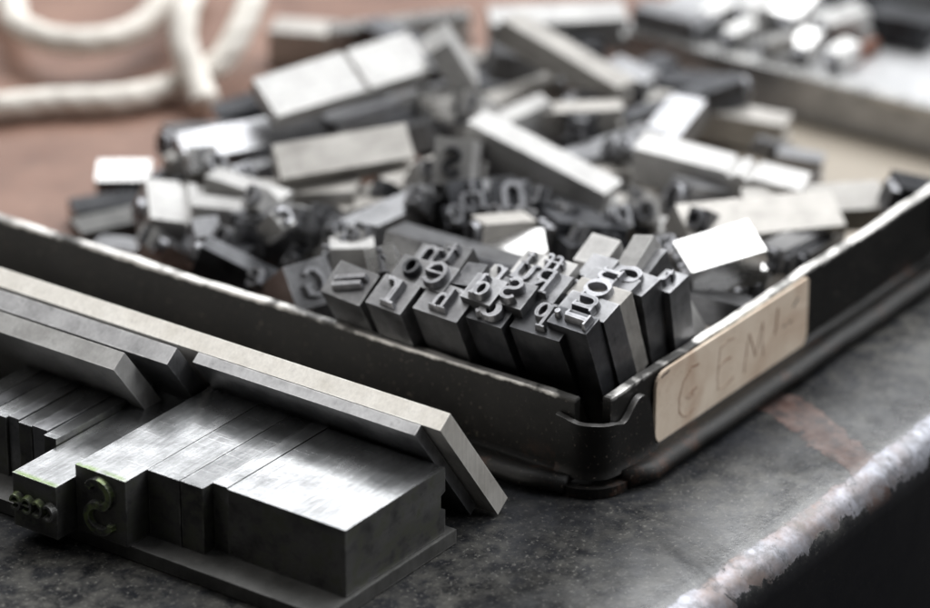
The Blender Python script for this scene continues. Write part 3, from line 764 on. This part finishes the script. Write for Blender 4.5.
L_('short light quad beside the broad tipped quad', (492, 48, 12), (548, 58, 10), 4.0, 3.6, 'mid', None)
L_('grey slug in shadow right of the light bars', (560, 160, 9), (655, 128, 9), 4.2, 4.2, 'mid', None)
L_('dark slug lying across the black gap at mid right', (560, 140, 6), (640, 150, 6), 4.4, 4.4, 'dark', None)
L_('brownish small quad in front of the shadowed grey slug', (586, 172, 8), (630, 166, 8), 3.4, 3.6, 'warm', None)
L_('grey small sort left of the proud sort, behind its face', (430, 118, 11), (372, 128, 9), 3.4, 3.6, 'mid', None)
L_('broad dull grey slug leaning in the middle front of the heap', (396, 226, 14.5), (522, 262, 12.5), 6.4, 3.6, 'mid', None, roll=14)
L_('cream lit quad behind the dull grey slug', (480, 246, 11.5), (545, 240, 12), 4.6, 3.4, 'bright', None, roll=-10)
L_('pale sort with a ring face below the dark sorts in the middle', (478, 220, 14), (530, 216, 13), 3.0, 3.4, 'warm', 'o', roll=0)
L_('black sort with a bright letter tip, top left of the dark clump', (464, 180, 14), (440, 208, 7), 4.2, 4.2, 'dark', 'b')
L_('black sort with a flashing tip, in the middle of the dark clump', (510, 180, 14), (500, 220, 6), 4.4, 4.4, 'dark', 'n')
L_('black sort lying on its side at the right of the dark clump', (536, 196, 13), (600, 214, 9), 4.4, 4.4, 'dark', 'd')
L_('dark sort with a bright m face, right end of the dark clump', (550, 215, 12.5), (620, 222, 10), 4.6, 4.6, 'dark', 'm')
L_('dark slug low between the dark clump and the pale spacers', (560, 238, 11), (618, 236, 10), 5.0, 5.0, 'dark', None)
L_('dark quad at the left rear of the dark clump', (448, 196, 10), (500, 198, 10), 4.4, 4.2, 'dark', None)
L_('brilliant white upright sort with letter shoulder, behind the left standing faces', (378, 246, 19), (404, 280, 11), 3.2, 3.6, 'bright', 'i', roll=22)
L_('short pale sort lying level with shiny beads, left of the brilliant white one', (330, 243, 13), (374, 242, 13), 3.2, 3.2, 'light', 'i')
L_('small sort with a bright tip behind the beaded pale sort', (334, 228, 12.5), (360, 236, 9), 2.6, 2.6, 'mid', 'e')
L_('small sort with a bright tip nearest the broad dull grey slug', (366, 224, 14), (392, 236, 10), 2.6, 2.6, 'mid', 'c')
L_('long grey slug slanting up in front of the proud middle sort', (352, 226, 11), (446, 184, 12), 4.4, 4.0, 'mid', None)
L_('large pale sort with an o face at the left end of the heap', (148, 198, 10.5), (214, 206, 8.5), 6.0, 4.6, 'light', 'o', roll=-28, nicks=2, gsize=2.8, flip=True)
L_('thin pale bar under the large sort at the left end', (146, 236, 5.2), (194, 250, 5), 2.4, 2.4, 'light', None)
L_('short slug leaning on the large left sort', (204, 217, 11), (190, 252, 4), 3.0, 2.4, 'mid', None)
L_('slim sort with an e face and a shiny top edge, by the left tray wall', (205, 241, 11), (284, 280, 7.5), 2.8, 4.2, 'dark', 'e', roll=0)
L_('dark sort with a ring face under the slim e sort', (214, 266, 6.8), (262, 284, 5), 4.4, 4.4, 'dark', 'o')
L_('light bar with beads lying behind the large left sort', (196, 200, 10.5), (300, 212, 10.5), 3.2, 3.6, 'light', None)
L_('big grey slug with a streaked side in the left middle of the heap', (316, 216, 11.5), (240, 206, 10.5), 4.2, 8.0, 'mid', None)
L_('grey bar with a glinting end above the left of the heap', (212, 172, 12), (286, 196, 11), 3.0, 4.4, 'light', None)
L_('bright end of a sort standing on the blue-white slug’s left end', (202, 146, 13), (196, 178, 6), 3.4, 3.2, 'bright', 'l')
L_('stubby pale sort between the lone quad and the heap', (186, 160, 8.5), (186, 188, 5), 3.4, 3.4, 'light', 'i')
L_('dark stub behind the o of the large left sort', (158, 170, 6), (180, 196, 3.5), 3.6, 3.4, 'dark', None)
L_('flat dull slug on the floor at the far left of the heap', (72, 206, 3.6), (140, 196, 3.8), 4.6, 2.8, 'dark', None)
L_('flat dull slug with one glinting corner, nearest the left tray rim', (76, 226, 4), (142, 212, 4.4), 4.6, 3.0, 'base', None)
L_('light stub against the inside of the left tray wall', (96, 240, 3.6), (140, 246, 3.6), 3.6, 2.8, 'mid', None)
L_('grey bar in the dark gap under the beige slug', (292, 192, 7.5), (410, 196, 7.5), 4.0, 3.8, 'mid', None)
L_('short bar with a bright end in the gap left of the slanting grey slug', (338, 206, 9), (380, 196, 9), 3.0, 3.0, 'warm', None)
L_('long polished bar at the very back of the heap', (330, 28, 8), (468, 12, 8), 3.0, 4.2, 'bright', None)
L_('dull beige slug lying far back behind the long polished bar', (272, 24, 6), (420, 34, 6), 5.0, 5.0, 'warm', None)
L_('grey quad by the lower end of the pinkish slug', (612, 60, 9), (652, 78, 8), 3.8, 3.6, 'mid', None)

# small pieces in the gaps
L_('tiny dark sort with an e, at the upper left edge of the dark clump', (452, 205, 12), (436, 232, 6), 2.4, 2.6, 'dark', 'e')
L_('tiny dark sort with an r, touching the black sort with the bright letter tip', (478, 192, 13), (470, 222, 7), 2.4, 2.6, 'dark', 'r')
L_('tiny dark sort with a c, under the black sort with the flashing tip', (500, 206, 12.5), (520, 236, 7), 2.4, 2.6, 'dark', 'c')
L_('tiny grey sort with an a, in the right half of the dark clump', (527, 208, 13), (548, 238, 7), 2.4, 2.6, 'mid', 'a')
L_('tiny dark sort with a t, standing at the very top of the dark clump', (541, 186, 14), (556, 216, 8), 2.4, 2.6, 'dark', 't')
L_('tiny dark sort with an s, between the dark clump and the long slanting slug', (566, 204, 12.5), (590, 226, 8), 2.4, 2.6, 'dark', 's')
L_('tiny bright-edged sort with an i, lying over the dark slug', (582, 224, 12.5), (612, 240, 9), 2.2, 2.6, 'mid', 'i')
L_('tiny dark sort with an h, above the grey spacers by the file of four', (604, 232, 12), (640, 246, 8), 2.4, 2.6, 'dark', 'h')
L_('tiny grey sort with an o, left of the ring-topped sort', (618, 206, 11.5), (600, 232, 6), 2.4, 2.6, 'mid', 'o')
L_('tiny dark sort with a u, right under the foot of the long slanting slug', (634, 206, 10), (660, 222, 7), 2.4, 2.6, 'dark', 'u')
L_('tiny dark sort with an n, tucked in front of the small pale quad', (652, 240, 10.5), (690, 232, 7), 2.4, 2.6, 'dark', 'n')
L_('tiny grey sort with a b, at the left front of the cluster behind the label', (735, 287, 8), (768, 262, 5), 2.2, 2.4, 'mid', 'b')
L_('tiny grey sort with an r, at the right front of the cluster behind the label', (757, 280, 8), (790, 256, 5), 2.2, 2.4, 'mid', 'r')
L_('tiny dark sort with an e, farthest right of the cluster behind the label', (800, 252, 8), (836, 230, 5), 2.4, 2.6, 'dark', 'e')
L_('tiny grey sort with a c, wedged under the large pale o sort', (168, 240, 7), (206, 262, 4), 2.4, 2.6, 'mid', 'c')
L_('tiny dark sort with an a, between the slim e sort and the streaked slug', (236, 252, 9), (262, 232, 6), 2.4, 2.6, 'dark', 'a')
L_('tiny bright sort with an e, above the beaded pale sort', (344, 232, 13.5), (322, 250, 9), 2.2, 2.6, 'light', 'e')
L_('tiny bright sort with an s, between the beaded pale sort and the dull grey slug', (356, 228, 14), (384, 246, 10), 2.2, 2.6, 'light', 's')
L_('tiny grey sort with a d, lying on the far slope under the light bars', (520, 128, 10), (556, 142, 7), 2.6, 2.8, 'mid', 'd')
L_('tiny dark sort with an n, in the gap below the level light bar', (586, 126, 9), (620, 140, 6), 2.6, 2.8, 'dark', 'n')
L_('tiny grey sort with an i, against the lit end of the low beige slug', (762, 138, 6), (800, 150, 4), 2.2, 2.4, 'mid', 'i')
L_('tiny dark sort with a t, between the white notched slug and the square-ended sort', (716, 172, 9), (748, 186, 7), 2.4, 2.6, 'dark', 't')
L_('tiny grey sort with a u, under the left end of the slanting grey slug', (336, 222, 11), (318, 246, 6), 2.4, 2.6, 'mid', 'u')
L_('tiny dark sort with a p, at the left end of the blue-white slug', (176, 176, 8.5), (150, 190, 5), 2.6, 2.8, 'dark', 'p')
L_('tiny bright sort with an o, at the left tip of the blue-white slug', (214, 154, 12.5), (204, 176, 8), 2.6, 2.8, 'light', 'o')
L_('tiny grey sort with an n, in front of the blue-white slug', (240, 164, 11.5), (226, 182, 8), 2.4, 2.6, 'mid', 'n')
L_('tiny dark sort with an r, above the large pale o sort', (172, 188, 8.5), (196, 200, 6), 2.4, 2.6, 'dark', 'r')
L_('tiny pale sort with an e, on the grey bar with the glinting end', (258, 186, 13.5), (276, 204, 10), 2.4, 2.6, 'light', 'e')
L_('tiny grey sort with a t, at the right end of the beaded light bar', (302, 208, 13), (322, 220, 9), 2.4, 2.6, 'mid', 't')
L_('tiny bright sort with a c, on top of the big streaked slug', (276, 210, 13.5), (262, 226, 11), 2.2, 2.4, 'light', 'c')
L_('tiny dark sort with a d, at the foot of the big streaked slug', (300, 246, 9), (322, 262, 6), 2.6, 2.8, 'dark', 'd')
L_('tiny grey sort with a u, just left of the bar with a bright end', (322, 204, 12), (338, 218, 8), 2.4, 2.6, 'mid', 'u')
L_('tiny dark sort with an h, under the beige slug by its right end', (384, 180, 10.5), (404, 196, 7), 2.4, 2.6, 'dark', 'h')
L_('tiny grey sort with an a, on the upper end of the slanting grey slug', (418, 186, 14), (434, 204, 10), 2.4, 2.6, 'mid', 'a')
L_('tiny pale sort with a p, between the beige slug and the proud cream sort', (428, 160, 14), (414, 178, 9), 2.6, 2.8, 'light', 'p')
L_('tiny pale sort with an r, right of the foot of the long slanting slug', (640, 188, 11), (664, 200, 8), 2.4, 2.6, 'light', 'r')
L_('tiny grey sort with a b, behind the white notched slug’s left end', (620, 132, 12), (606, 152, 8), 2.6, 2.8, 'mid', 'b')
L_('tiny dark sort with a c, between the two long pale slugs at the right', (700, 208, 12.5), (722, 218, 9), 2.4, 2.6, 'dark', 'c')
L_('tiny grey sort with an s, left of the long pale slug behind the gleaming sort', (664, 236, 11.5), (650, 254, 8), 2.4, 2.6, 'mid', 's')
L_('tiny pale sort with an i, in front of the thin bar at the left end', (150, 226, 8), (172, 240, 5), 2.2, 2.4, 'light', 'i')
L_('tiny grey sort with an o, above the slim e sort', (226, 226, 10.5), (246, 240, 7), 2.4, 2.6, 'mid', 'o')
L_('tiny dark sort with an e, under the G sort beside the tray wall', (262, 268, 9), (286, 282, 6), 2.4, 2.6, 'dark', 'e')
L_('tiny pale sort with a t, lying against the broad tipped quad', (474, 92, 14), (496, 106, 10), 2.6, 2.8, 'light', 't')
L_('tiny dark sort with a u, under the lower end of the pinkish slug', (588, 92, 11), (612, 104, 8), 2.6, 2.8, 'dark', 'u')

# sorts lying on the steel slab
ZS = 6.0
for lab, A, B, w, t, mt, g in [
    ('gleaming sort at the left of the row lying on the steel slab', (742, 8, ZS+4), (781, -4, ZS+4.6), 4.2, 3.9, 'bright', 'o'),
    ('gleaming sort second from left on the steel slab', (782, 14, ZS+4), (806, -8, ZS+5.4), 4.2, 3.9, 'bright', 'n'),
    ('gleaming sort third from left on the steel slab', (822, 20, ZS+4), (862, 6, ZS+5), 4.2, 3.9, 'bright', 'e'),
    ('small bright sort nearest the front lip of the steel slab', (728, 32, ZS+2.8), (752, 20, ZS+3.7), 2.8, 2.7, 'bright', 'o'),
    ('small bright sort beside the one nearest the front lip', (764, 40, ZS+2.8), (794, 33, ZS+3.8), 2.8, 2.7, 'bright', 'a'),
    ('small bright sort in the middle of the steel slab front', (798, 46, ZS+2.8), (814, 30, ZS+3.6), 2.8, 2.7, 'bright', 'c'),
    ('small grey sort at the left of the back row on the steel slab', (706, 12, ZS+3.4), (730, 0, ZS+4.2), 3.0, 3.2, 'bright', 'a'),
    ('small grey sort farthest right among the front row on the steel slab', (832, 52, ZS+2.8), (852, 40, ZS+3.4), 2.6, 2.7, 'bright', 'r'),
    ('small grey sort close to the left part of the front lip', (694, 24, ZS+2.8), (716, 12, ZS+3.4), 2.6, 2.7, 'mid', 'u'),
    ('grey slug on the left end of the steel slab', (640, 4, ZS+3.6), (700, 18, ZS+3.6), 4.0, 3.5, 'mid', None),
    ('dark slug in the far corner of the steel slab', (876, 8, ZS+4), (935, 20, ZS+4), 4.4, 3.9, 'dark', None)]:
    o = L_(lab, A, B, w, t, mt, g); o['group'] = 'sorts lying on the steel slab'
o = L_('red-brown flat rule beside the gleaming sorts on the steel slab', (846, 54, ZS+2), (876, 38, ZS+2), 1.2, 1.9, 'rust', None); o['group'] = 'sorts lying on the steel slab'

# bottom layer of the heap: sorts on the tray floor that show in the gaps
rng = random.Random(11); placed = []
spots = ['a', 'b']
k = 0
for tries in range(4000):
    if k >= 46: break
    px, py = rng.uniform(215, 800), rng.uniform(60, 285)
    if py > 300-.22*abs(px-420) or py < 175-.35*(px-150) or (px > 560 and py < 40+.30*(px-500)) or (px > 690 and py < 200): continue
    c = U(px, py, 3)
    if not (6 < c.x < 92 and 5 < c.y < 84): continue
    if any((c-q).length < 8.2 for q in placed): continue
    placed.append(c); k += 1
    a = rng.uniform(0, math.pi*2); tl = R(rng.uniform(-8, 14)); t = rng.uniform(3, 4.6); w = rng.uniform(2.6, 5); L = rng.uniform(14, 22)
    z = Vector((math.cos(a)*math.cos(tl), math.sin(a)*math.cos(tl), math.sin(tl)))
    up = (Vector((0, 0, 1))-z*z.z).normalized()
    lift = .85+t/2+abs(math.sin(tl))*L/2+(k % 3)*1.6
    m = frame(Vector((c.x, c.y, lift))-z*L/2, z, up)
    make_sort(m, w, t, L, rng.choice(['mid', 'dark', 'mid', 'warm', 'dark']), rng.choice([None, None, 'n', 'o', 'e', 'r']),
              'grey metal piece half buried at the bottom of the heap', name='metal_type', cat='type sort', group='half buried pieces at the bottom of the heap')

# ================================================================== LIGHT, WORLD, CAMERA
w = bpy.data.worlds.new('World'); SC.world = w; w.use_nodes = True
nt = w.node_tree; bg = nt.nodes['Background']
tc = N(nt, 'ShaderNodeTexCoord'); sx = N(nt, 'ShaderNodeSeparateXYZ'); nt.links.new(tc.outputs['Generated'], sx.inputs[0])
vm = N(nt, 'ShaderNodeVectorMath', operation='DOT_PRODUCT'); vm.inputs[1].default_value = Vector((.55, .0, .83)).normalized()
nm = N(nt, 'ShaderNodeVectorMath', operation='NORMALIZE'); nt.links.new(tc.outputs['Generated'], nm.inputs[0]); nt.links.new(nm.outputs[0], vm.inputs[0])
mr = N(nt, 'ShaderNodeMapRange'); mr.inputs[1].default_value = -.5; mr.inputs[2].default_value = 1.0
nt.links.new(vm.outputs['Value'], mr.inputs[0])
clut = ramp(nt, noise(nt, nm.outputs[0], 2.3, 2, .5), [(.38, .35), (.62, 1.65)])
nt.links.new(mix(nt, 1, clut, ramp(nt, mr.outputs[0], [(.0, (.010, .010, .010)), (.38, (.035, .034, .033)), (.60, (.13, .13, .13)), (.8, (.50, .51, .53)), (1, (.85, .87, .90))]), 'MULTIPLY'), bg.inputs['Color'])
bg.inputs['Strength'].default_value = .46
def window(name, az, el, dist, sx_, sy_, power, col):
    l = bpy.data.lights.new(name, 'AREA'); l.shape = 'RECTANGLE'; l.size = sx_; l.size_y = sy_; l.energy = power; l.color = col
    o = bpy.data.objects.new(name, l); C.objects.link(o)
    d = Vector((math.cos(R(az))*math.cos(R(el)), math.sin(R(az))*math.cos(R(el)), math.sin(R(el))))
    o.location = Vector((10, 10, 5))*S+d*dist
    o.rotation_euler = (-d).to_track_quat('-Z', 'Y').to_euler()
    return o
for k, az in enumerate((-22, 10, 42)): window('window_light', az, 54, .9, .44, .74, 4.4, (.97, .985, 1.0))
window('left_window_light', 108, 56, 1.0, .6, .6, 1.9, (1.0, .985, .95))
window('side_window_light', -62, 32, 1.0, .5, .5, 2.8, (.96, .98, 1.0))

cam = bpy.data.cameras.new('camera'); co = bpy.data.objects.new('camera', cam); C.objects.link(co)
cam.sensor_width = 22.5; cam.lens = FPX/930*22.5; cam.clip_start = .01; cam.clip_end = 20
co.matrix_world = Matrix((RT, UP, -FW)).transposed().to_4x4(); co.location = CAM*S
cam.dof.use_dof = True; cam.dof.focus_distance = ((Vector((-4, 3, 18))-CAM).dot(FW))*S; cam.dof.aperture_fstop = 11.5; cam.dof.aperture_blades = 0
SC.camera = co
SC.view_settings.view_transform = 'Standard'; SC.view_settings.look = 'None'; SC.view_settings.exposure = .25; SC.view_settings.gamma = 1
